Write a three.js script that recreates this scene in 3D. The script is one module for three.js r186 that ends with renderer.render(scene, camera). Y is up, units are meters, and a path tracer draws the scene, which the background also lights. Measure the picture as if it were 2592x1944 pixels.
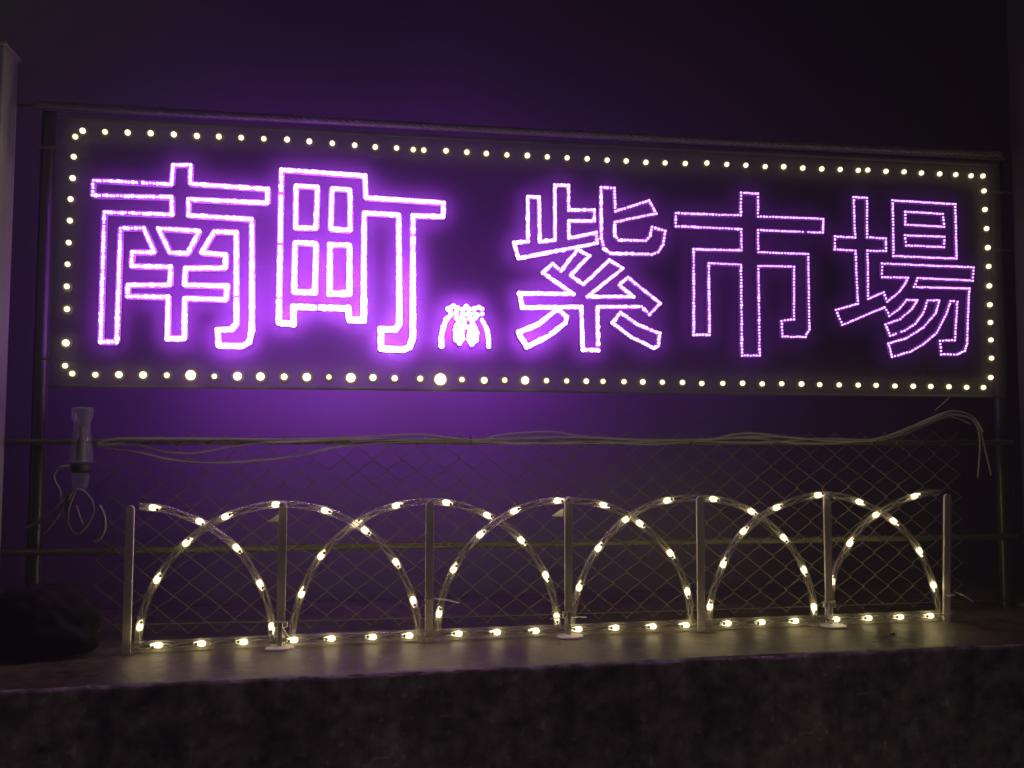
import * as THREE from 'three';
import { mergeGeometries } from 'three/addons/utils/BufferGeometryUtils.js';
import { RoundedBoxGeometry } from 'three/addons/geometries/RoundedBoxGeometry.js';
import { ImprovedNoise } from 'three/addons/math/ImprovedNoise.js';

// ---------------------------------------------------------------- camera, sky, exposure, air
const scene = new THREE.Scene();
const camera = new THREE.PerspectiveCamera(42.49, 4 / 3, 0.05, 400);
camera.rotation.order = 'YXZ';
camera.position.set(-0.4981, -0.4615, 2.422);
camera.rotation.set(0.0669, -0.1527, 0.0022);
const renderer = new THREE.WebGLRenderer({ antialias: true });
renderer.toneMapping = THREE.LinearToneMapping;
renderer.toneMappingExposure = 1;
renderer.shadowMap.enabled = true;

const nightSky = (() => {                      // a dull night sky over a town: nearly even, a little warmer and lighter low down
  const w = 64, h = 32, d = new Float32Array(w * h * 4);
  for (let y = 0; y < h; y++) for (let x = 0; x < w; x++) {
    const up = Math.max(0, (y + 0.5) / h * 2 - 1), k = 0.0022 * (1 - 0.35 * up), i = (y * w + x) * 4;
    d[i] = 1.0 * k; d[i + 1] = 0.78 * k; d[i + 2] = 1.08 * k; d[i + 3] = 1;
  }
  const t = new THREE.DataTexture(d, w, h, THREE.RGBAFormat, THREE.FloatType);
  t.mapping = THREE.EquirectangularReflectionMapping; t.magFilter = THREE.LinearFilter; t.needsUpdate = true;
  return t;
})();
scene.background = nightSky; scene.environment = nightSky;
const moon = new THREE.DirectionalLight(0xfff0e6, 0.07);      // faint night light from behind the viewer
moon.position.set(-3.5, 4, 7); moon.castShadow = true; moon.shadow.radius = 20; moon.name = 'moon';
Object.assign(moon.shadow.camera, { left: -4, right: 4, top: 4, bottom: -4, near: 0.1, far: 30 });
scene.add(moon);
scene.fog = new THREE.FogExp2(new THREE.Color(0.9, 0.9, 0.92), 0.02);    // damp night air that the lamps light up

// ---------------------------------------------------------------- helpers
let seed = 7;
const rnd = () => { seed = (seed + 0x6d2b79f5) | 0; let t = Math.imul(seed ^ (seed >>> 15), 1 | seed); t = (t + Math.imul(t ^ (t >>> 7), 61 | t)) ^ t; return ((t ^ (t >>> 14)) >>> 0) / 4294967296; };
const R = (a, b) => a + (b - a) * rnd();
const V = (x, y, z) => new THREE.Vector3(x, y, z);
const noise = new ImprovedNoise();
const taken = {};
function numbered(name) { const n = taken[name] = (taken[name] ?? -1) + 1; return n ? name + '_' + String(n).padStart(3, '0') : name; }
function thing(name, label, category, pos = [0, 0, 0], group) {
  const o = new THREE.Group(); o.name = numbered(name); o.position.set(...pos); scene.add(o);
  o.userData = { label, category }; if (group) o.userData.group = group;
  return o;
}
function part(name, geometry, material, parent, extra) {
  const m = new THREE.Mesh(Array.isArray(geometry) ? join(geometry) : geometry, material);
  m.name = name; m.castShadow = m.receiveShadow = true; parent.add(m);
  if (extra) Object.assign(m.userData, extra);
  return m;
}
function whole(name, label, category, geometry, material, pos = [0, 0, 0], group) {
  const m = part(numbered(name), geometry, material, scene, { label, category }); m.position.set(...pos);
  if (group) m.userData.group = group;
  return m;
}
function join(list) {
  return mergeGeometries(list.map((g) => { const q = g.index ? g.toNonIndexed() : g.clone(); for (const k of Object.keys(q.attributes)) if (!['position', 'normal', 'uv'].includes(k)) q.deleteAttribute(k); return q; }));
}
function curve(points, tension = 0.5) { return new THREE.CatmullRomCurve3(points.map((p) => V(...p)), false, 'catmullrom', tension); }
function pipe(points, r, seg = 40, sides = 8, tension) { return new THREE.TubeGeometry(Array.isArray(points) ? curve(points, tension) : points, seg, r, sides, false); }
function rod(a, b, r, sides = 10) {
  const A = V(...a), B = V(...b), d = B.clone().sub(A), g = new THREE.CylinderGeometry(r, r, d.length(), sides);
  g.applyQuaternion(new THREE.Quaternion().setFromUnitVectors(V(0, 1, 0), d.clone().normalize())); g.translate(...A.add(B).multiplyScalar(0.5).toArray());
  return g;
}
function box(w, h, d, x = 0, y = 0, z = 0, r = 0.002) { const g = r ? new RoundedBoxGeometry(w, h, d, 2, r) : new THREE.BoxGeometry(w, h, d); g.translate(x, y, z); return g; }
function noiseTexture(size, f, srgb) {          // f(u, v, fbm) -> [r, g, b] in 0..1; tiles
  const d = new Uint8Array(size * size * 4), P = 8;
  const tile = (x, y, p, s) => { // value noise that repeats every p cells
    const h = (i, j) => { let n = Math.imul(((i % p + p) % p) * 374761393 + ((j % p + p) % p) * 668265263 + s * 1442695041, 1274126177); n ^= n >>> 15; n = Math.imul(n, 2246822519); return ((n ^ (n >>> 13)) >>> 0) / 4294967296; };
    const i = Math.floor(x), j = Math.floor(y), a = x - i, b = y - j, u = a * a * (3 - 2 * a), v = b * b * (3 - 2 * b);
    return (h(i, j) * (1 - u) + h(i + 1, j) * u) * (1 - v) + (h(i, j + 1) * (1 - u) + h(i + 1, j + 1) * u) * v;
  };
  const fbm = (u, v, base, oct, s = 0) => { let t = 0, a = 0.5, n = 0; for (let o = 0, p = base; o < oct; o++, p *= 2, a *= 0.55) { t += a * tile(u * p, v * p, p, s + o); n += a; } return t / n; };
  for (let y = 0; y < size; y++) for (let x = 0; x < size; x++) {
    const c = f(x / size, y / size, fbm), i = (y * size + x) * 4;
    for (let k = 0; k < 3; k++) d[i + k] = Math.max(0, Math.min(255, c[k] * 255)); d[i + 3] = 255;
  }
  const t = new THREE.DataTexture(d, size, size); t.wrapS = t.wrapT = THREE.RepeatWrapping; t.magFilter = THREE.LinearFilter; t.minFilter = THREE.LinearMipmapLinearFilter;
  if (srgb) t.colorSpace = THREE.SRGBColorSpace; t.needsUpdate = true;
  return t;
}
const std = (r, g, b, roughness, o = {}) => new THREE.MeshStandardMaterial({ color: new THREE.Color().setRGB(r, g, b), roughness, ...o });
const phy = (r, g, b, roughness, o = {}) => new THREE.MeshPhysicalMaterial({ color: new THREE.Color().setRGB(r, g, b), roughness, ...o });
const glow = (r, g, b, k) => new THREE.MeshStandardMaterial({ color: 0x111111, roughness: 0.4, emissive: new THREE.Color().setRGB(r, g, b), emissiveIntensity: k });
function lamp(x, y, z, color, cd, size, parent, name = 'lamp') {
  const l = new THREE.PointLight(new THREE.Color().setRGB(...color), cd, 0, 2); l.position.set(x, y, z); l.castShadow = true; l.shadow.radius = size / 0.02; l.name = name; parent.add(l);
  return l;
}

// ---------------------------------------------------------------- materials
const concreteMap = noiseTexture(512, (u, v, f) => { const a = f(u, v, 4, 6), b = f(u, v, 32, 3, 9), s = f(u, v, 3, 4, 20); const k = 0.5 + 0.42 * a + 0.3 * (b - 0.5) - (s > 0.58 ? (s - 0.58) * 2.2 : 0); return [k, k * 0.965, k * 0.9]; }, true);
const faceMap = noiseTexture(512, (u, v, f) => { const a = f(u, v, 4, 6), b = f(u, v, 40, 3, 9), st = f(u * 3, v * 0.4, 6, 4, 41), s = f(u, v, 3, 4, 20); const k = 0.5 + 0.3 * a + 0.5 * (b - 0.5) + 0.45 * (st - 0.5) - (s > 0.55 ? (s - 0.55) * 1.5 : 0) + (f(u, v, 60, 1, 77) > 0.9 ? 0.16 : 0); return [k, k * 0.96, k * 0.93]; }, true);
const concreteBump = noiseTexture(512, (u, v, f) => { const a = f(u, v, 16, 5, 3), p = f(u, v, 48, 2, 31); const k = 0.55 * a + 0.45 * (p > 0.66 ? 0.2 : 0.8); return [k, k, k]; });
const dirtRough = noiseTexture(256, (u, v, f) => { const k = 0.34 + 0.5 * f(u, v, 6, 5, 5); return [k, k, k]; });
const M = {
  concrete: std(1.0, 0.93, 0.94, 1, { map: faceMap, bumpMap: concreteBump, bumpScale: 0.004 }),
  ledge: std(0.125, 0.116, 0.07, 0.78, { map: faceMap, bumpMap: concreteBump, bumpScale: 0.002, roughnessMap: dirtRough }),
  asphalt: std(0.05, 0.05, 0.052, 0.95, { bumpMap: concreteBump, bumpScale: 0.004 }),
  sheet: std(0.026, 0.023, 0.028, 0.6, { roughnessMap: dirtRough }),
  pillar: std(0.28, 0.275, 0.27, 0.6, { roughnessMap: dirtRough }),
  board: phy(0.62, 0.61, 0.63, 0.3, { transmission: 0.97, thickness: 0, ior: 1.03, specularIntensity: 0 }),
  boardEdge: std(0.12, 0.12, 0.12, 0.4, { metalness: 0.6 }),
  galv: std(0.08, 0.076, 0.075, 0.45, { metalness: 0.25, roughnessMap: dirtRough }),
  wire: std(0.09, 0.078, 0.052, 0.45, { metalness: 0.1 }),
  reflector: std(0.085, 0.078, 0.06, 1),
  channel: std(0.045, 0.042, 0.047, 1),
  paleChannel: std(0.085, 0.078, 0.088, 1),
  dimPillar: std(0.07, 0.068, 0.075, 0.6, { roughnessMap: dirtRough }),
  darkPost: std(0.022, 0.022, 0.024, 0.55, { roughnessMap: dirtRough }),
  black: std(0.015, 0.015, 0.017, 0.5),
  bag: phy(0.006, 0.006, 0.007, 0.8, { specularIntensity: 0.25 }),
  white: phy(0.5, 0.47, 0.48, 0.85, { transmission: 0.42, thickness: 0, side: THREE.DoubleSide }),
  tie: phy(0.8, 0.78, 0.72, 0.4, { transmission: 0.3, thickness: 0 }),
  cable: std(0.21, 0.195, 0.23, 0.5),
  cord: std(0.14, 0.13, 0.14, 0.55),
  clear: phy(0.88, 0.86, 0.86, 0.1, { transmission: 0.97, thickness: 0, ior: 1.5 }),
  pet: phy(0.9, 0.9, 0.92, 0.08, { transmission: 0.95, thickness: 0, ior: 1.55 }),
  inner: std(0.34, 0.3, 0.28, 0.35, { metalness: 0.6 }),
  leaf: std(0.12, 0.075, 0.035, 0.8, { side: THREE.DoubleSide }),
};
const VGLOW = 5, VCD = 0.0067, EVERY = 3, WGLOW = 2.0, WCD = 0.0026, BGLOW = 2.4, BCD = 0.0066;
const LETTERS = {
  '南': [[-1097,94,-945,94,-946,136,-1125,133,-1124,169,-947,167,-945,214,-904,216,-905,170,-724,165,-725,131,-908,133,-907,94,-760,90,-755,-178,-761,-206,-776,-216,-831,-216,-834,-178,-801,-176,-791,-163,-796,57,-847,57,-875,5,-819,2,-820,-30,-911,-33,-912,-73,-814,-73,-817,-106,-911,-105,-909,-201,-948,-202,-948,-103,-1040,-104,-1040,-77,-945,-74,-945,-31,-1033,-32,-1032,2,-982,2,-1008,60,-1060,57,-1061,-212,-1097,-212],
    [-975,60,-881,57,-907,2,-947,3]],
  '町': [[-693,214,-493,208,-491,154,-300,149,-301,114,-375,114,-373,-189,-380,-211,-396,-218,-450,-216,-450,-169,-415,-168,-406,-155,-410,114,-494,116,-492,-148,-526,-148,-530,-120,-659,-119,-658,-161,-693,-158],
    [-658,176,-607,175,-609,74,-657,73],
    [-572,173,-529,172,-527,72,-574,73],
    [-658,37,-608,36,-609,-83,-658,-83],
    [-575,35,-528,35,-527,-84,-574,-85]],
  '紫': [[-124,55,-88,59,-89,173,-60,173,-58,60,-19,65,-20,206,15,206,16,143,82,146,82,117,16,116,16,71,86,88,89,61,-112,16],
    [100,205,134,205,137,145,226,176,244,143,135,117,135,82,145,71,216,72,228,85,233,107,268,99,262,63,249,44,231,37,124,36,107,48,100,75],
    [39,43,69,28,20,-23,54,-45,121,19,156,-1,63,-76,183,-73,145,-44,169,-24,253,-88,225,-117,204,-98,89,-101,91,-211,51,-210,48,-102,-102,-108,-109,-72,27,-70,-50,-19,-26,5,-4,-12],
    [-12,-109,-62,-148,-112,-170,-91,-206,-35,-177,6,-144,11,-129],
    [149,-114,193,-143,251,-165,247,-198,235,-203,177,-176,128,-141]],
  '市': [[296,146,471,147,473,207,519,206,518,146,699,147,697,110,517,110,518,52,655,52,654,-147,643,-166,580,-167,578,-126,612,-121,615,17,517,16,517,-217,469,-218,470,18,383,19,383,-166,341,-167,343,54,472,55,472,111,296,112]],
  '場': [[785,208,823,208,821,102,874,101,873,67,821,66,820,-62,864,-43,874,-68,908,-42,927,-18,935,-3,861,-3,861,33,1125,31,1121,-5,963,-3,951,-27,1111,-27,1105,-97,1100,-175,1092,-195,1070,-205,1025,-205,1021,-169,1065,-167,1075,-63,1055,-62,1042,-98,1013,-148,972,-180,935,-200,884,-215,874,-179,926,-164,976,-134,1011,-96,1023,-61,989,-62,977,-94,952,-126,921,-144,879,-159,868,-129,909,-114,944,-86,960,-62,929,-62,907,-87,879,-106,866,-83,746,-133,729,-94,791,-76,787,65,729,66,730,101,787,100],
    [896,204,1077,201,1076,53,895,54],
    [931,175,1040,173,1043,138,931,140],
    [929,111,1043,111,1041,83,931,84]],
};
const EMBLEM = [[-303,-206,-303,-191,-302,-177,-299,-160,-292,-143,-282,-132],
  [-186,-206,-187,-188,-189,-169,-195,-155,-203,-141],
  [-287,-115,-275,-108,-264,-112,-266,-126,-278,-126,-287,-115],
  [-222,-113,-212,-109,-203,-113,-203,-126,-215,-129,-223,-125,-222,-113],
  [-251,-116,-243,-108,-235,-115,-234,-128,-251,-128,-251,-116],
  [-267,-137,-256,-138,-267,-157,-269,-177,-268,-192,-258,-199,-250,-189,-254,-171,-255,-157],
  [-220,-136,-233,-138,-222,-156,-217,-173,-217,-191,-228,-201,-236,-190,-233,-162],
  [-261,-158,-244,-159,-224,-157],
  [-247,-142,-247,-152],
  [-262,-178,-258,-188],
  [-224,-176,-227,-189]];
const BORDER = [-1151,286,-1101,286,-1050,287,-998,288,-945,288,-892,287,-841,288,-789,288,-736,288,-681,289,-628,287,-573,285,-519,283,-469,281,-417,281,-376,279,-350,279,-295,280,-243,279,-194,278,-142,277,-90,278,-39,277,12,277,64,277,116,276,166,276,218,275,269,276,323,277,381,281,435,280,487,280,540,279,591,281,644,280,697,280,749,281,800,281,827,283,879,282,931,283,981,282,1034,282,1081,282,1126,281,1161,282,1163,241,1164,190,1167,138,1169,86,1170,35,1170,-18,1170,-69,1170,-117,1170,-164,1170,-213,1166,-265,1144,-292,1095,-292,1044,-291,992,-291,942,-291,890,-291,837,-290,787,-290,734,-290,680,-290,630,-289,576,-289,523,-290,470,-289,417,-290,361,-291,310,-289,257,-289,206,-289,157,-289,103,-289,60,-289,10,-289,-41,-289,-95,-289,-146,-289,-197,-290,-252,-289,-305,-289,-354,-288,-416,-288,-468,-287,-521,-288,-573,-287,-625,-288,-678,-288,-733,-288,-786,-288,-839,-289,-893,-287,-947,-288,-1000,-288,-1054,-288,-1106,-289,-1157,-287,-1173,-269,-1173,-216,-1173,-137,-1175,-84,-1175,-32,-1174,19,-1173,71,-1173,122,-1170,172,-1169,223,-1167,271];

// ---------------------------------------------------------------- setting
const LEDGE = (x) => -0.909 + 0.01 * (x + 0.99);      // height of the concrete ledge, which rises a little to the right
const BASE = -1.95;
{
  const g = new THREE.PlaneGeometry(600, 600, 1, 1); g.rotateX(-Math.PI / 2); g.attributes.uv.array.forEach((v, i, a) => { a[i] = v * 300; });
  const m = part('ground', g, M.asphalt, scene, { kind: 'structure' }); m.position.y = BASE;
}
{ // the low concrete wall: one profile swept along x, with a worn front edge
  const x0 = -4.2, x1 = 4.2, n = 620;
  const front = (x) => 0.405 - 0.018 * (x + 0.2);
  const rows = []; // [z offset from front, y offset from ledge, roughness weight]
  for (let k = 0; k <= 10; k++) rows.push([-0.95 + k * 0.0935, 0, 0.25]);
  rows.push([-0.009, -0.002, 1], [-0.004, -0.006, 1], [0.0, -0.015, 1]);
  for (let k = 1; k <= 34; k++) rows.push([0, -0.015 - k * 0.031, 0.9]);
  const top = (() => { for (let i = 0; i < rows.length; i++) if (rows[i][1] < 0) return i; })();
  const make = (from, to) => {
    const m = to - from, pos = [], uv = [], idx = [];
    for (let j = from; j < to; j++) for (let i = 0; i <= n; i++) {
      const x = x0 + (x1 - x0) * i / n, [dz, dy, w] = rows[j];
      const worn = noise.noise(x * 9, dz * 8, dy * 9) * 0.006 + noise.noise(x * 31, dy * 30, dz * 30 + 4) * 0.003 + noise.noise(x * 2, dy * 2, 9) * 0.008;
      const flat = j < top;
      pos.push(x, LEDGE(x) + dy + (flat ? worn * 0.12 : worn * 0.35 * w * (dy > -0.03 ? 1 : 0)), front(x) + dz + (flat ? 0 : worn * w));
      uv.push(x / 0.9, (dz - dy) / 0.9);
      if (j > from && i < n) { const a = (j - from) * (n + 1) + i, b = a - n - 1; idx.push(b, a, b + 1, a, a + 1, b + 1); }
    }
    const g = new THREE.BufferGeometry(); g.setAttribute('position', new THREE.Float32BufferAttribute(pos, 3)); g.setAttribute('uv', new THREE.Float32BufferAttribute(uv, 2)); g.setIndex(idx); g.computeVertexNormals();
    return g;
  };
  const t = thing('retaining_wall', 'low concrete wall with a lit flat ledge under the white light arches', 'wall', [0, 0, 0]);
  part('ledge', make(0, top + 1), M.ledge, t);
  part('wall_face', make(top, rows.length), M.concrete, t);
  const back = box(8.4, 1.0, 0.5, 0, -1.47, -0.3, 0); part('core', back, M.concrete, t);
}
{ // dark flat-panelled wall of the building behind the fence
  const t = thing('building_wall', 'dark plain wall rising behind the chain link fence and the sign', 'wall', [0, BASE, -0.62]);
  for (let k = 0; k < 3; k++) part('wall_panel', box(3.636, 5.4, 0.05, -3.68 + k * 3.64, 2.7, -0.025 + 0.0015 * (k % 2), 0.003), M.sheet, t);
  part('coping', box(11.2, 0.1, 0.16, -0.1, 5.45, -0.03, 0.01), M.sheet, t);
}
{ // square pillars at both ends
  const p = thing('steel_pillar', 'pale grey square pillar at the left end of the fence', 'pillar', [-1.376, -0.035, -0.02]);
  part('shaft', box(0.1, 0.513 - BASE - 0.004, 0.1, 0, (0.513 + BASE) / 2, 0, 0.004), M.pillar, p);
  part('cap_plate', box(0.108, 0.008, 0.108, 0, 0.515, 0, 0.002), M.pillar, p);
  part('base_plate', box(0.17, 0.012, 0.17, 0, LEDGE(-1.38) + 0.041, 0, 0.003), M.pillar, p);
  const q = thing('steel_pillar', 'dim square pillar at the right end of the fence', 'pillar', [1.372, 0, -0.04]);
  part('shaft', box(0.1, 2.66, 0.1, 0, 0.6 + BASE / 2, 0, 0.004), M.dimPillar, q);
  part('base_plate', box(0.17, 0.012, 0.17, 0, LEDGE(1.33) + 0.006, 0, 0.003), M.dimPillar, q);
}
{ // chain link fence
  const z = -0.05, t = thing('chain_link_fence', 'chain link fence with horizontal pipes behind the light arches', 'fence', [0, 0, 0]);
  const rail = (y0, y1, r, x0 = -1.32, x1 = 1.28) => pipe([[x0, y0, z - 0.012], [-0.4, y0 + (y1 - y0) * 0.35 + 0.001, z - 0.012], [0.5, y0 + (y1 - y0) * 0.7 - 0.001, z - 0.012], [x1, y1, z - 0.012]], r, 30, 10);
  part('rail', rail(-0.444, -0.437, 0.0075), M.galv, t);
  part('rail', rail(-0.703, -0.694, 0.0085), M.galv, t);
  part('rail', rail(0.362, 0.36, 0.006), M.galv, t);
  for (const x of [-1.256, 1.262]) part('post', [rod([x, LEDGE(x) - 0.02, z - 0.034], [x, 0.375, z - 0.034], 0.017, 14)], M.darkPost, t);
  part('tension_wire', pipe([[-1.25, -0.872, z + 0.006], [-0.5, -0.874, z + 0.006], [0.4, -0.87, z + 0.006], [1.25, -0.862, z + 0.006]], 0.0016, 24, 5), M.galv, t);
  const dx = 0.0358, half = 0.0292, n = 16;
  for (let i = 0; i < 62; i++) {                    // every wire goes up in a zigzag and hooks into its neighbours
    const x0 = -1.11 + i * dx, pts = [];
    const start = LEDGE(x0) + 0.012, flip = i % 2;
    for (let k = 0; k <= n; k++) { const s = (k + flip) % 2; pts.push([x0 + (s ? dx + 0.0012 : -0.0012) + R(-0.0016, 0.0016), start + k * half + R(-0.0012, 0.0012) + noise.noise(x0 * 3, k * 0.4, 2) * 0.004, z + (s ? 0.003 : -0.003)]); }
    const path = new THREE.CurvePath(); for (let k = 0; k < n; k++) path.add(new THREE.LineCurve3(V(...pts[k]), V(...pts[k + 1])));
    part('wire', join(pts.slice(1).map((p, k) => rod(pts[k], p, 0.00125, 5))), M.wire, t);
  }
  for (const [a, b, y] of [[-0.92, -0.6, -0.7], [-0.22, 0.02, -0.7], [0.16, 0.4, -0.699], [0.66, 0.9, -0.697]]) {  // mesh tied to the pipe with wound wire
    const p = []; for (let k = 0; k <= 90; k++) { const s = k / 90, w = s * 7 * 2 * Math.PI; p.push([a + (b - a) * s, y + Math.cos(w) * 0.0098, z - 0.012 + Math.sin(w) * 0.0098]); }
    part('binding_wire', pipe(p, 0.0012, 180, 5), M.wire, t);
  }
}
{ // twisted rope strung above the sign
  const strands = [];
  for (let s = 0; s < 3; s++) {
    const p = []; for (let k = 0; k <= 300; k++) { const u = k / 300, w = u * 2 * Math.PI * 46 + s * 2.094; p.push(V(-1.275 + u * 2.53, 0.361 - 0.004 * Math.sin(u * Math.PI) + Math.cos(w) * 0.0042, -0.034 + Math.sin(w) * 0.0042)); }
    strands.push(new THREE.TubeGeometry(new THREE.CatmullRomCurve3(p), 1200, 0.0044, 6));
  }
  const t = thing('twisted_rope', 'pale twisted rope stretched along the top of the fence above the sign', 'rope', [0, 0, 0]);
  for (const g of strands) part('strand', g, M.cord, t);
}

// ---------------------------------------------------------------- the lit sign
const VIOLET = [0.46, 0.05, 1.0], WARM = [1.0, 0.82, 0.42];
const sign = thing('led_sign', 'black sign board with purple letters of small lamps and a border of white lamps', 'sign', [0, 0, 0]);
{
  const x0 = -1.213, x1 = 1.216, y0 = -0.318, y1 = 0.322, w = x1 - x0, h = y1 - y0, cx = (x0 + x1) / 2, cy = (y0 + y1) / 2;
  part('board', new THREE.PlaneGeometry(w, h).translate(cx, cy, 0.008), M.board, sign);
for (const y of [y1 - 0.004, y0 + 0.004]) part('edge_strip', box(w, 0.006, 0.006, cx, y, 0.0, 0.001), M.boardEdge, sign);
  for (const [y, a, b] of [[0.253, -1.264, -1.195], [0.25, 1.19, 1.268], [0.09, 1.19, 1.262], [-0.25, -1.245, -1.19]]) part('mounting_bar', box(b - a, 0.006, 0.012, (a + b) / 2, y, -0.022, 0.001), M.galv, sign);
}
const zone = (x, y) => Math.exp(-(((x + 0.48) / 0.46) ** 2)) * (0.25 + 0.75 * Math.exp(-(((y + 0.24) / 0.26) ** 2)));   // the lamps there are aimed the most straight out
const strength = (x, y) => 0.14 + 5.5 * zone(x, y) + 12 * Math.exp(-(((x + 0.42) / 0.24) ** 2) - ((y + 0.2) / 0.12) ** 2) + 0.14 * Math.exp(-(((x + 0.4) / 0.8) ** 2));
const BINS = [0.18, 0.4, 0.9, 1.9, 3.8, 6.5, 12];
const violetGlow = BINS.map((b) => glow(...[1.0, 0.42, 1.35], VGLOW * Math.max(b, 0.45) ** 0.85));
const dome = new THREE.IcosahedronGeometry(0.0031, 1); dome.scale(1, 1, 1.25);
function walk(flat, step, closed) {                  // evenly spaced places along an outline given in millimetres
  const p = []; for (let i = 0; i < flat.length; i += 2) p.push([flat[i] / 1000, flat[i + 1] / 1000]);
  if (closed) p.push(p[0]);
  const out = [];
  for (let i = 1; i < p.length; i++) {
    const [ax, ay] = p[i - 1], [bx, by] = p[i], n = Math.max(1, Math.round(Math.hypot(bx - ax, by - ay) / step));
    for (let k = 0; k < n; k++) out.push([ax + (bx - ax) * k / n + R(-0.0007, 0.0007), ay + (by - ay) * k / n + R(-0.0007, 0.0007)]);
  }
  if (!closed) out.push(p[p.length - 1]);
  return out;
}
let placed = 0;
function letter(name, paths, step, closed, label, width = 0.013, backing = M.channel, gain = 1) {
  const strips = [], bins = BINS.map(() => []), lamps = [];
  for (const flat of paths) {
    const p = []; for (let i = 0; i < flat.length; i += 2) p.push([flat[i] / 1000, flat[i + 1] / 1000]);
    if (closed) p.push(p[0]);
    for (let i = 1; i < p.length; i++) { const a = p[i - 1], b = p[i], d = Math.hypot(b[0] - a[0], b[1] - a[1]); const g = new THREE.BoxGeometry(d + 0.004, width, 0.003); g.rotateZ(Math.atan2(b[1] - a[1], b[0] - a[0])); g.translate((a[0] + b[0]) / 2, (a[1] + b[1]) / 2, 0.0105 + (strips.length % 9) * 0.00025); strips.push(g); }
    let sum = 0, n = 0, at = [0, 0];
    for (const [x, y] of walk(flat, step, closed)) {
      if (rnd() < 0.006) continue;                    // a dead lamp here and there
      const s = gain * strength(x, y) * Math.exp(R(-0.35, 0.35)), b = BINS.findIndex((v, i) => i === BINS.length - 1 || s < (v + BINS[i + 1]) / 2);
      const g = dome.clone(); const k = (0.84 + 0.25 * b) * R(0.88, 1.1); g.scale(k, k, k); g.translate(x, y, 0.0165); bins[b].push(g); placed++;
      sum += s; at[0] += x; at[1] += y;
      if (++n === EVERY) { lamps.push([at[0] / n, at[1] / n, sum]); sum = n = 0; at = [0, 0]; }
    }
    if (n) lamps.push([at[0] / n, at[1] / n, sum]);
  }
  const m = part(name, strips, backing, sign, { label });
  bins.forEach((b, i) => { if (b.length) part('led_string', b, violetGlow[i], m, { kind: 'stuff' }); });
  for (const [x, y, s] of lamps) {                     // the strings also wash the dark panel behind them
    const l = new THREE.SpotLight(new THREE.Color().setRGB(...VIOLET), VCD * Math.min(s, 15), 0, 1.32, 1, 2); l.position.set(x, y, 0.046); l.target.position.set(x, y, -1);
    l.castShadow = true; l.shadow.radius = 0.2; l.name = 'led_lamp'; m.add(l, l.target);
  }
  return m;
}
Object.entries(LETTERS).forEach(([k, paths]) => letter('letter', paths, 0.0082, true, 'character ' + k + ' outlined in purple lamps', ...('南町'.includes(k) ? [0.0155, M.paleChannel] : [])));
letter('emblem', EMBLEM, 0.0088, false, 'small emblem of purple lamps between the second and third characters', 0.011, M.channel, 0.42);
{
  const bulb = new THREE.SphereGeometry(0.006, 14, 10); bulb.scale(1, 1, 1.2);
  const collar = new THREE.LatheGeometry([[0.0, -0.0052], [0.005, -0.0052], [0.009, -0.0055], [0.0122, -0.0061], [0.0122, -0.0064]].map((p) => new THREE.Vector2(...p)), 20); collar.rotateX(Math.PI / 2); collar.scale(1, 1, 1);
  const mats = [0.8, 1.2, 2, 3.4].map((k) => glow(1.0, 0.87, 0.54, WGLOW * Math.sqrt(k)));
  const bright = { 82: 2.3, 84: 1.7, 86: 3.7, 87: 1.2, 88: 1.3, 89: 1.7, 90: 2.8, 92: 2.5, 93: 1.5, 94: 2.5, 95: 2.3, 97: 3.3, 99: 1.7, 100: 1.7, 104: 1.4 };
  for (let i = 0; i < BORDER.length; i += 2) {
    const x = BORDER[i] / 1000, y = BORDER[i + 1] / 1000, n = i / 2, s = (bright[n] ?? 0.9) * Math.exp(R(-0.15, 0.15));
    const m = part('border_lamp', bulb, mats[s < 1 ? 0 : s < 1.6 ? 1 : s < 2.6 ? 2 : 3], sign); m.position.set(x, y, 0.016); const k = 0.74 + 0.36 * s; m.scale.setScalar(k);
    part('lamp_collar', collar, M.reflector, m).scale.set(1 / Math.sqrt(k), 1 / Math.sqrt(k), 1 / k);
    lamp(0, 0, 0.0035, WARM, WCD * s, 0.004, m, 'border_light');
  }
}

// ---------------------------------------------------------------- rope light arches in front of the fence
const POST = [-1.001, -0.669, -0.334, -0.003, 0.326, 0.658, 0.987];
const ROPE_Z = (x) => 0.078 - 0.02 * (x + 1) / 2;
const bulbHead = new THREE.LatheGeometry([[0, -0.0115], [0.004, -0.0105], [0.0064, -0.0075], [0.0071, -0.003], [0.0066, 0.002], [0.005, 0.008], [0.0038, 0.013], [0.003, 0.0155], [0, 0.016]].map((p) => new THREE.Vector2(...p)), 12);
const bulbMount = join([new THREE.SphereGeometry(0.0034, 8, 6).translate(0.0, 0.009, 0.0056), rod([0.001, 0.012, 0.003], [0.0015, 0.026, 0.001], 0.0011, 6), rod([-0.0012, 0.013, 0.003], [-0.0018, 0.028, 0.001], 0.0009, 6)]);
const bulbGlow = glow(1.0, 0.86, 0.52, BGLOW);
function ropeBulb(parent, at, along, s = 1) {          // a small glass bulb lying inside the tube, its head against the direction 'along'
  const b = part('bulb', bulbHead, bulbGlow, parent); b.position.copy(at);
  const y = along.clone().normalize(), zc = V(0, 0, 1).addScaledVector(y, -y.z).normalize(), x = y.clone().cross(zc);
  b.quaternion.setFromRotationMatrix(new THREE.Matrix4().makeBasis(x, y, zc)); b.rotateY(R(-0.6, 0.6));
  part('bulb_mount', bulbMount, M.black, b);
  lamp(0, -0.002, 0.001, [1.0, 0.84, 0.33], BCD * s * Math.exp(R(-0.12, 0.12)), 0.005, b, 'bulb_light');
}
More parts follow.
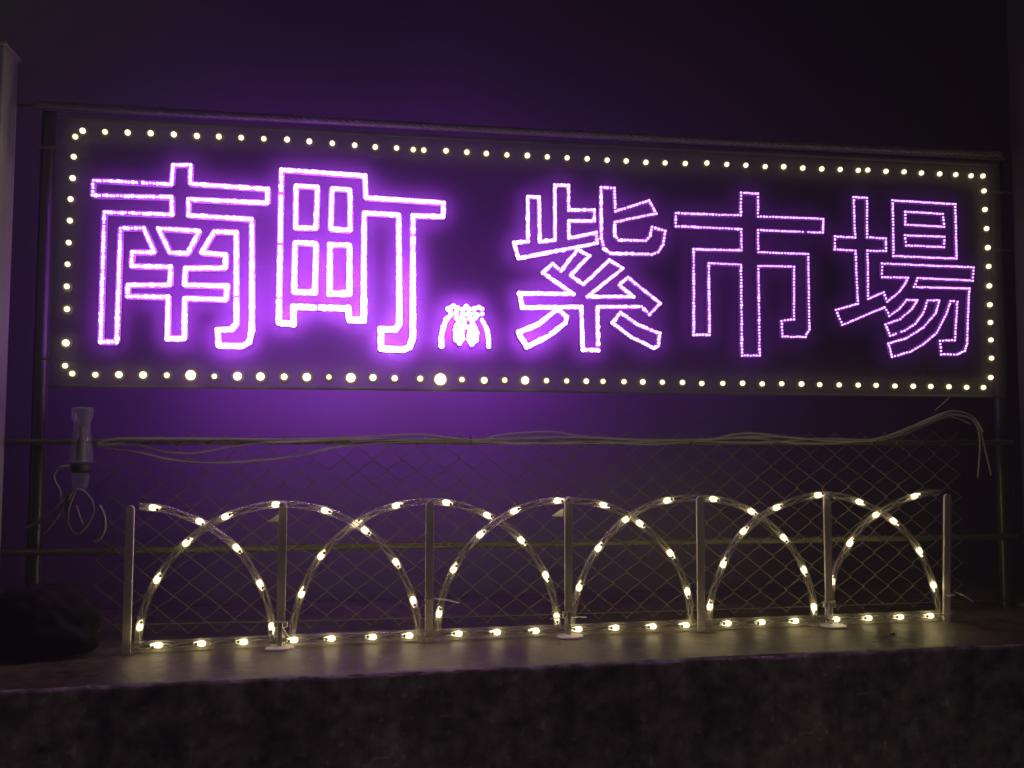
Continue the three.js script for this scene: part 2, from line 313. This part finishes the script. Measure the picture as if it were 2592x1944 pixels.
function twin(c, r, parent, turns) {                    // the two feed wires that run inside the tube
  for (const ph of [0, Math.PI]) {
    const p = []; for (let k = 0; k <= 120; k++) { const u = k / 120, q = c.getPointAt(u), tg = c.getTangentAt(u), nn = V(0, 0, 1).cross(tg).normalize(), w = ph + u * turns * 2 * Math.PI; p.push(q.addScaledVector(nn, Math.cos(w) * r).add(V(0, 0, Math.sin(w) * r))); }
    part('feed_wire', new THREE.TubeGeometry(new THREE.CatmullRomCurve3(p), 160, 0.0012, 5), M.inner, parent);
  }
}
const ARCH = [[82, 62, 43, 25, 6], [172, 152, 133, 114, 93, 72, 53, 34, 16], [161, 143, 123, 104, 82, 63, 44, 25, 6], [171, 151, 132, 114, 94, 73, 54, 35, 16], [162, 142, 124, 103, 81, 61, 42, 24, 6], [172, 152, 134, 114, 93, 71, 52, 33, 15], [163, 143, 124, 102]];
const ARCH_LABEL = ['half arch of rope light falling from the leftmost white stake', 'rope light arch crowned by the second stake from the left', 'rope light arch crowned by the third stake from the left', 'rope light arch crowned by the middle stake of the row', 'rope light arch crowned by the third stake from the right', 'rope light arch crowned by the second stake from the right', 'half arch of rope light rising to the rightmost white stake'];
const GROUP = 'clear rope light arches along the ledge';
ARCH.forEach((angles, k) => {
  const cx = POST[k], y0 = LEDGE(cx) + 0.008, a = k === 5 ? 0.304 : 0.311, b = 0.311;
  const t = thing('light_arch', ARCH_LABEL[k], 'light arch', [cx, y0, ROPE_Z(cx) + (k % 2 ? 0.011 : -0.011)], GROUP);
  const from = k === 0 ? 88 : 180, to = k === 6 ? 90 : 0;
  const pts = []; for (let i = 0; i <= 40; i++) { const th = (from + (to - from) * i / 40) * Math.PI / 180; pts.push(V(Math.cos(th) * a * (1 + 0.018 * noise.noise(k * 3 + i * 0.14, 2, 1)), Math.sin(th) * b * (1 + 0.014 * noise.noise(i * 0.17, k * 5, 7)), 0.004 * Math.sin(i * 0.5 + k))); }
  const c = new THREE.CatmullRomCurve3(pts);
  part('tube', new THREE.TubeGeometry(c, 110, 0.0091, 14), M.clear, t);
  twin(c, 0.0045, t, k === 0 || k === 6 ? 5 : 11);
  for (const deg of angles) {
    const u = THREE.MathUtils.clamp((from - deg) / (from - to), 0.01, 0.99), i = u, q = c.getPoint(i), tg = c.getTangent(i);
    ropeBulb(t, q, tg);
  }
});
{
  const t = thing('rope_light', 'straight clear rope light lying along the ledge under the arches', 'rope light', [0, 0, 0]);
  const c = curve([[-1.0, LEDGE(-1) + 0.012, ROPE_Z(-1) + 0.034], [-0.67, LEDGE(-0.67) + 0.0155, ROPE_Z(-0.67) + 0.036], [0, LEDGE(0) + 0.0155, ROPE_Z(0) + 0.036], [0.5, LEDGE(0.5) + 0.0155, ROPE_Z(0.5) + 0.036], [0.99, LEDGE(0.99) + 0.0155, ROPE_Z(0.99) + 0.034]]);
  part('tube', new THREE.TubeGeometry(c, 160, 0.0128, 14), M.clear, t);
  twin(c, 0.005, t, 24);
  for (const mm of [-934, -842, -751, -641, -558, -465, -382, -268, -178, -86, 17, 107, 199, 282, 388, 475, 562, 670, 756, 841, 923]) {
    const x = mm / 1000; ropeBulb(t, V(x, LEDGE(x) + 0.0155, ROPE_Z(x) + 0.036), V(-1, 0.0, 0.0), 1.15);
  }
}
const STAKE_LABEL = ['leftmost white slotted stake of the light fence', 'second white stake from the left with a pointed clip near its top', 'third white stake from the left with a tie tail low on its right', 'middle white stake with a pointed clip near its top', 'third white stake from the right, plain and flat', 'second white stake from the right with a round head', 'rightmost white stake leaning to the right'];
POST.forEach((x, k) => {
  const z = ROPE_Z(x), y0 = LEDGE(x), h = k === 6 ? 0.318 : 0.322, odd = k % 2, w = 0.0165;
  const t = thing('white_stake', STAKE_LABEL[k], 'stake', [x, y0, z], 'white stakes that hold the light arches');
  const shift = k === 6 ? -0.012 : 0;
  const s = new THREE.Shape(); s.moveTo(-w / 2, 0); s.lineTo(-w / 2, h - w / 2); s.absarc(0, h - w / 2, w / 2, Math.PI, 0, true); s.lineTo(w / 2, 0); s.closePath();
  for (let i = 0; i < 5; i++) { const q = new THREE.Path(); const yy = 0.06 + i * 0.052; q.absellipse(-0.002, yy, 0.0016, 0.0028, 0, Math.PI * 2); s.holes.push(q); }
  const g = new THREE.ExtrudeGeometry(s, { depth: 0.006, bevelEnabled: true, bevelSize: 0.0008, bevelThickness: 0.0008, bevelSegments: 2, curveSegments: 10 }); g.translate(0, 0, 0.024);
  const shaft = part('shaft', g, M.white, t); if (k === 6) { shaft.rotation.z = -0.037; shaft.position.x = shift; }
  if (odd) {
    const disc = new THREE.CylinderGeometry(0.029, 0.032, 0.003, 28); disc.translate(0.0, 0.003, 0.05); part('foot', disc, M.white, t);
    part('head', [new THREE.SphereGeometry(0.0085, 14, 10).translate(0, h - 0.003, 0.028)], M.white, t);
    part('bracket', [box(0.012, 0.055, 0.02, -0.001, 0.03, 0.03, 0.003), box(0.03, 0.012, 0.012, 0, 0.05, 0.03, 0.002)], M.white, t);
  } else {
    part('foot', [box(0.034, 0.03, 0.003, 0.0, 0.0165, 0.052, 0.001), box(0.05, 0.003, 0.044, 0, 0.0025, 0.04, 0.001)], M.clear, t);
  }
  if (k === 1 || k === 3) {
    const c = new THREE.Shape(); c.moveTo(-0.008, -0.022); c.lineTo(-0.036, -0.0395); c.lineTo(-0.03, -0.0415); c.lineTo(-0.008, -0.041); c.closePath();
    const cg = new THREE.ExtrudeGeometry(c, { depth: 0.0016, bevelEnabled: false }); cg.translate(0, h - 0.002, 0.004); part('clip', cg, M.tie, t);
  }
  const ties = { 1: [[-0.012, 0.055, 0.022, 0.02]], 2: [[0.004, 0.098, 0.07, 0.086]], 3: [[-0.045, 0.04, 0.042, 0.043]], 5: [[-0.01, 0.05, 0.014, 0.06]], 6: [[0.012, 0.071, 0.058, 0.046]] };
  for (const [ax, ay, bx, by] of ties[k] ?? []) part('cable_tie', [pipe([[ax, ay, 0.03], [(ax + bx) / 2, (ay + by) / 2 + 0.003, 0.037], [bx, by, 0.034]], 0.0016, 10, 5), box(0.021, 0.004, 0.011, 0, ay + (by - ay) * 0.3, 0.0275, 0.001)], M.tie, t);
});

// ---------------------------------------------------------------- cables, bottle, bag and other small things
{
  const t = thing('cable_bundle', 'bundle of grey cables slung along the middle pipe under the sign', 'cables', [0, 0, 0]), zf = -0.028;
  const mk = (p, r, dz = 0) => part('cable', pipe(p.map(([x, y], i) => [x / 1000, y / 1000, zf + dz + 0.003 * Math.sin(i * 1.7)]), r, 180, 7), M.cable, t);
  mk([[-1107, -448], [-1072, -438], [-1010, -436], [-822, -436], [-658, -437], [-508, -432], [-356, -424], [-229, -436], [-120, -432], [40, -428], [200, -434], [348, -433], [560, -424], [740, -436], [856, -429], [935, -404], [1050, -359], [1096, -355], [1140, -372], [1162, -410]], 0.0026, 0.008);
  mk([[-1107, -451], [-1028, -449], [-992, -456], [-948, -468], [-876, -469], [-768, -448], [-639, -442], [-508, -436], [-229, -440], [-150, -424], [-22, -415], [79, -427], [348, -438], [496, -416], [669, -431], [856, -434], [935, -411], [1050, -366], [1096, -362], [1140, -380], [1158, -430], [1152, -532]], 0.0025);
  mk([[-1107, -453], [-1027, -465], [-947, -484], [-857, -491], [-776, -490], [-657, -477], [-527, -451], [-413, -442], [-229, -440], [-60, -444], [120, -442], [348, -436], [500, -428], [660, -442], [856, -432], [940, -415], [1050, -374], [1094, -371], [1136, -388]], 0.0028, -0.003);
  mk([[-520, -440], [-380, -436], [-229, -437], [-100, -446], [60, -437], [230, -446], [348, -437], [520, -440], [690, -430], [856, -431], [940, -408], [1052, -370], [1100, -366], [1150, -388], [1172, -455], [1186, -526]], 0.0024, 0.004);
  for (const x of [-0.225, 0.346, 0.858]) part('cable_tie', [new THREE.TorusGeometry(0.011, 0.0017, 6, 16).rotateY(Math.PI / 2).translate(x, -0.436, zf - 0.004)], M.black, t);
  part('cable_tie', [rod([1.03, -0.352, zf], [1.066, -0.318, zf + 0.01], 0.0014, 5)], M.tie, t, { label: 'tie tail sticking up from the raised end of the bundle' });
}
{
  const t = thing('plastic_bottle', 'clear plastic bottle hung over a cable joint near the left pillar', 'bottle', [-1.136, 0, 0.0]);
  const lathe = (p, m, name) => part(name, new THREE.LatheGeometry(p.map((q) => new THREE.Vector2(...q)), 28), m, t);
  lathe([[0.0, -0.363], [0.022, -0.364], [0.0245, -0.368], [0.0235, -0.39], [0.0185, -0.396], [0.0175, -0.402], [0.019, -0.418], [0.0185, -0.428], [0.0225, -0.431], [0.0205, -0.438], [0.0245, -0.462], [0.0265, -0.487]], M.pet, 'bottle_body');
  lathe([[0.0265, -0.486], [0.034, -0.4885], [0.034, -0.492], [0.026, -0.4925]], M.pet, 'bottle_rim');
  lathe([[0.0, -0.494], [0.019, -0.494], [0.021, -0.503], [0.0195, -0.515], [0.0, -0.516]], M.black, 'plug_collar');
  lathe([[0.016, -0.516], [0.0195, -0.52], [0.018, -0.545], [0.013, -0.556], [0.0, -0.558]], M.pet, 'plug_shroud');
  part('plug', [rod([0, -0.44, 0], [0, -0.49, 0], 0.011, 12), rod([0, -0.41, 0], [0, -0.44, 0], 0.006, 10)], M.cord, t);
  part('droplet', [new THREE.SphereGeometry(0.006, 12, 8).translate(0.0, -0.478, 0.021), new THREE.SphereGeometry(0.0028, 10, 8).translate(0.011, -0.443, 0.018)], M.clear, t);
}
{
  const z = 0.035, t = thing('coiled_cable', 'loops of pale cable hanging below the clear bottle', 'cable', [0, 0, 0]);
  const mk = (p, r = 0.003) => part('loop', pipe(p.map(([x, y], i) => [x / 1000, y / 1000, z + 0.006 * Math.sin(i * 1.3)]), r, 90, 7), M.cord, t);
  mk([[-1150, -600], [-1148, -568], [-1128, -553], [-1106, -572], [-1098, -600], [-1106, -630], [-1122, -650]]);
  mk([[-1136, -556], [-1147, -590], [-1150, -625], [-1142, -648], [-1128, -655], [-1118, -640], [-1126, -610], [-1134, -590]], 0.0027);
  mk([[-1152, -500], [-1172, -504], [-1184, -520], [-1181, -540], [-1172, -556], [-1168, -580], [-1160, -610]], 0.0036);
  mk([[-1148, -560], [-1170, -585], [-1194, -612], [-1222, -630], [-1245, -640]], 0.0034);
  mk([[-1146, -566], [-1163, -600], [-1185, -632], [-1205, -655]], 0.003);
  mk([[-1084, -590], [-1072, -612], [-1070, -640], [-1080, -662], [-1094, -672]], 0.0036);
}
{ // a black bag slumped in the left corner of the ledge
  const g = new THREE.SphereGeometry(1, 72, 48), p = g.attributes.position;
  for (let i = 0; i < p.count; i++) {
    let x = p.getX(i), y = p.getY(i), q = p.getZ(i);
    const f = 1 + 0.16 * noise.noise(x * 1.8 + 3, y * 1.8, q * 1.8) + 0.07 * noise.noise(x * 5, y * 3, q * 5) + 0.035 * Math.abs(noise.noise(x * 11, y * 6, q * 11));
    x *= f; y *= f; q *= f; const low = Math.max(-0.82, y), sag = 1 + 0.18 * Math.max(0, -y);
    p.setXYZ(i, x * 0.125 * sag, (low + 0.82) * 0.085, q * 0.09 * sag);
  }
  g.computeVertexNormals();
  const t = thing('black_bag', 'lumpy black bag on the ledge below the looped cable', 'bag', [-1.185, LEDGE(-1.18), 0.09]);
  part('bag_body', g, M.bag, t);
}
{ // bits lying on the ledge
  const leafShape = (l, w) => { const s = new THREE.Shape(); s.moveTo(-l / 2, 0); s.quadraticCurveTo(0, w, l / 2, 0); s.quadraticCurveTo(0, -w, -l / 2, 0); const g = new THREE.ShapeGeometry(s, 8), p = g.attributes.position; for (let i = 0; i < p.count; i++) p.setZ(i, 0.004 + 0.006 * Math.abs(p.getY(i)) / w + 0.003 * Math.sin(p.getX(i) * 300)); g.rotateX(-Math.PI / 2); g.computeVertexNormals(); return g; };
  for (const [x, z, l, w, a, label] of [[0.72, 0.26, 0.045, 0.016, 0.2, 'curled brown leaf on the ledge before the second stake from the right'], [0.78, 0.15, 0.02, 0.007, 1.2, 'tiny brown leaf close to the rope light on the right'], [-0.05, 0.22, 0.012, 0.004, 0.9, 'speck of dry leaf on the ledge before the middle stake']]) {
    const m = whole('dry_leaf', label, 'leaf', leafShape(l, w), M.leaf, [x, LEDGE(x) + 0.002, z]); m.rotation.y = a;
  }
}
renderer.render(scene, camera);
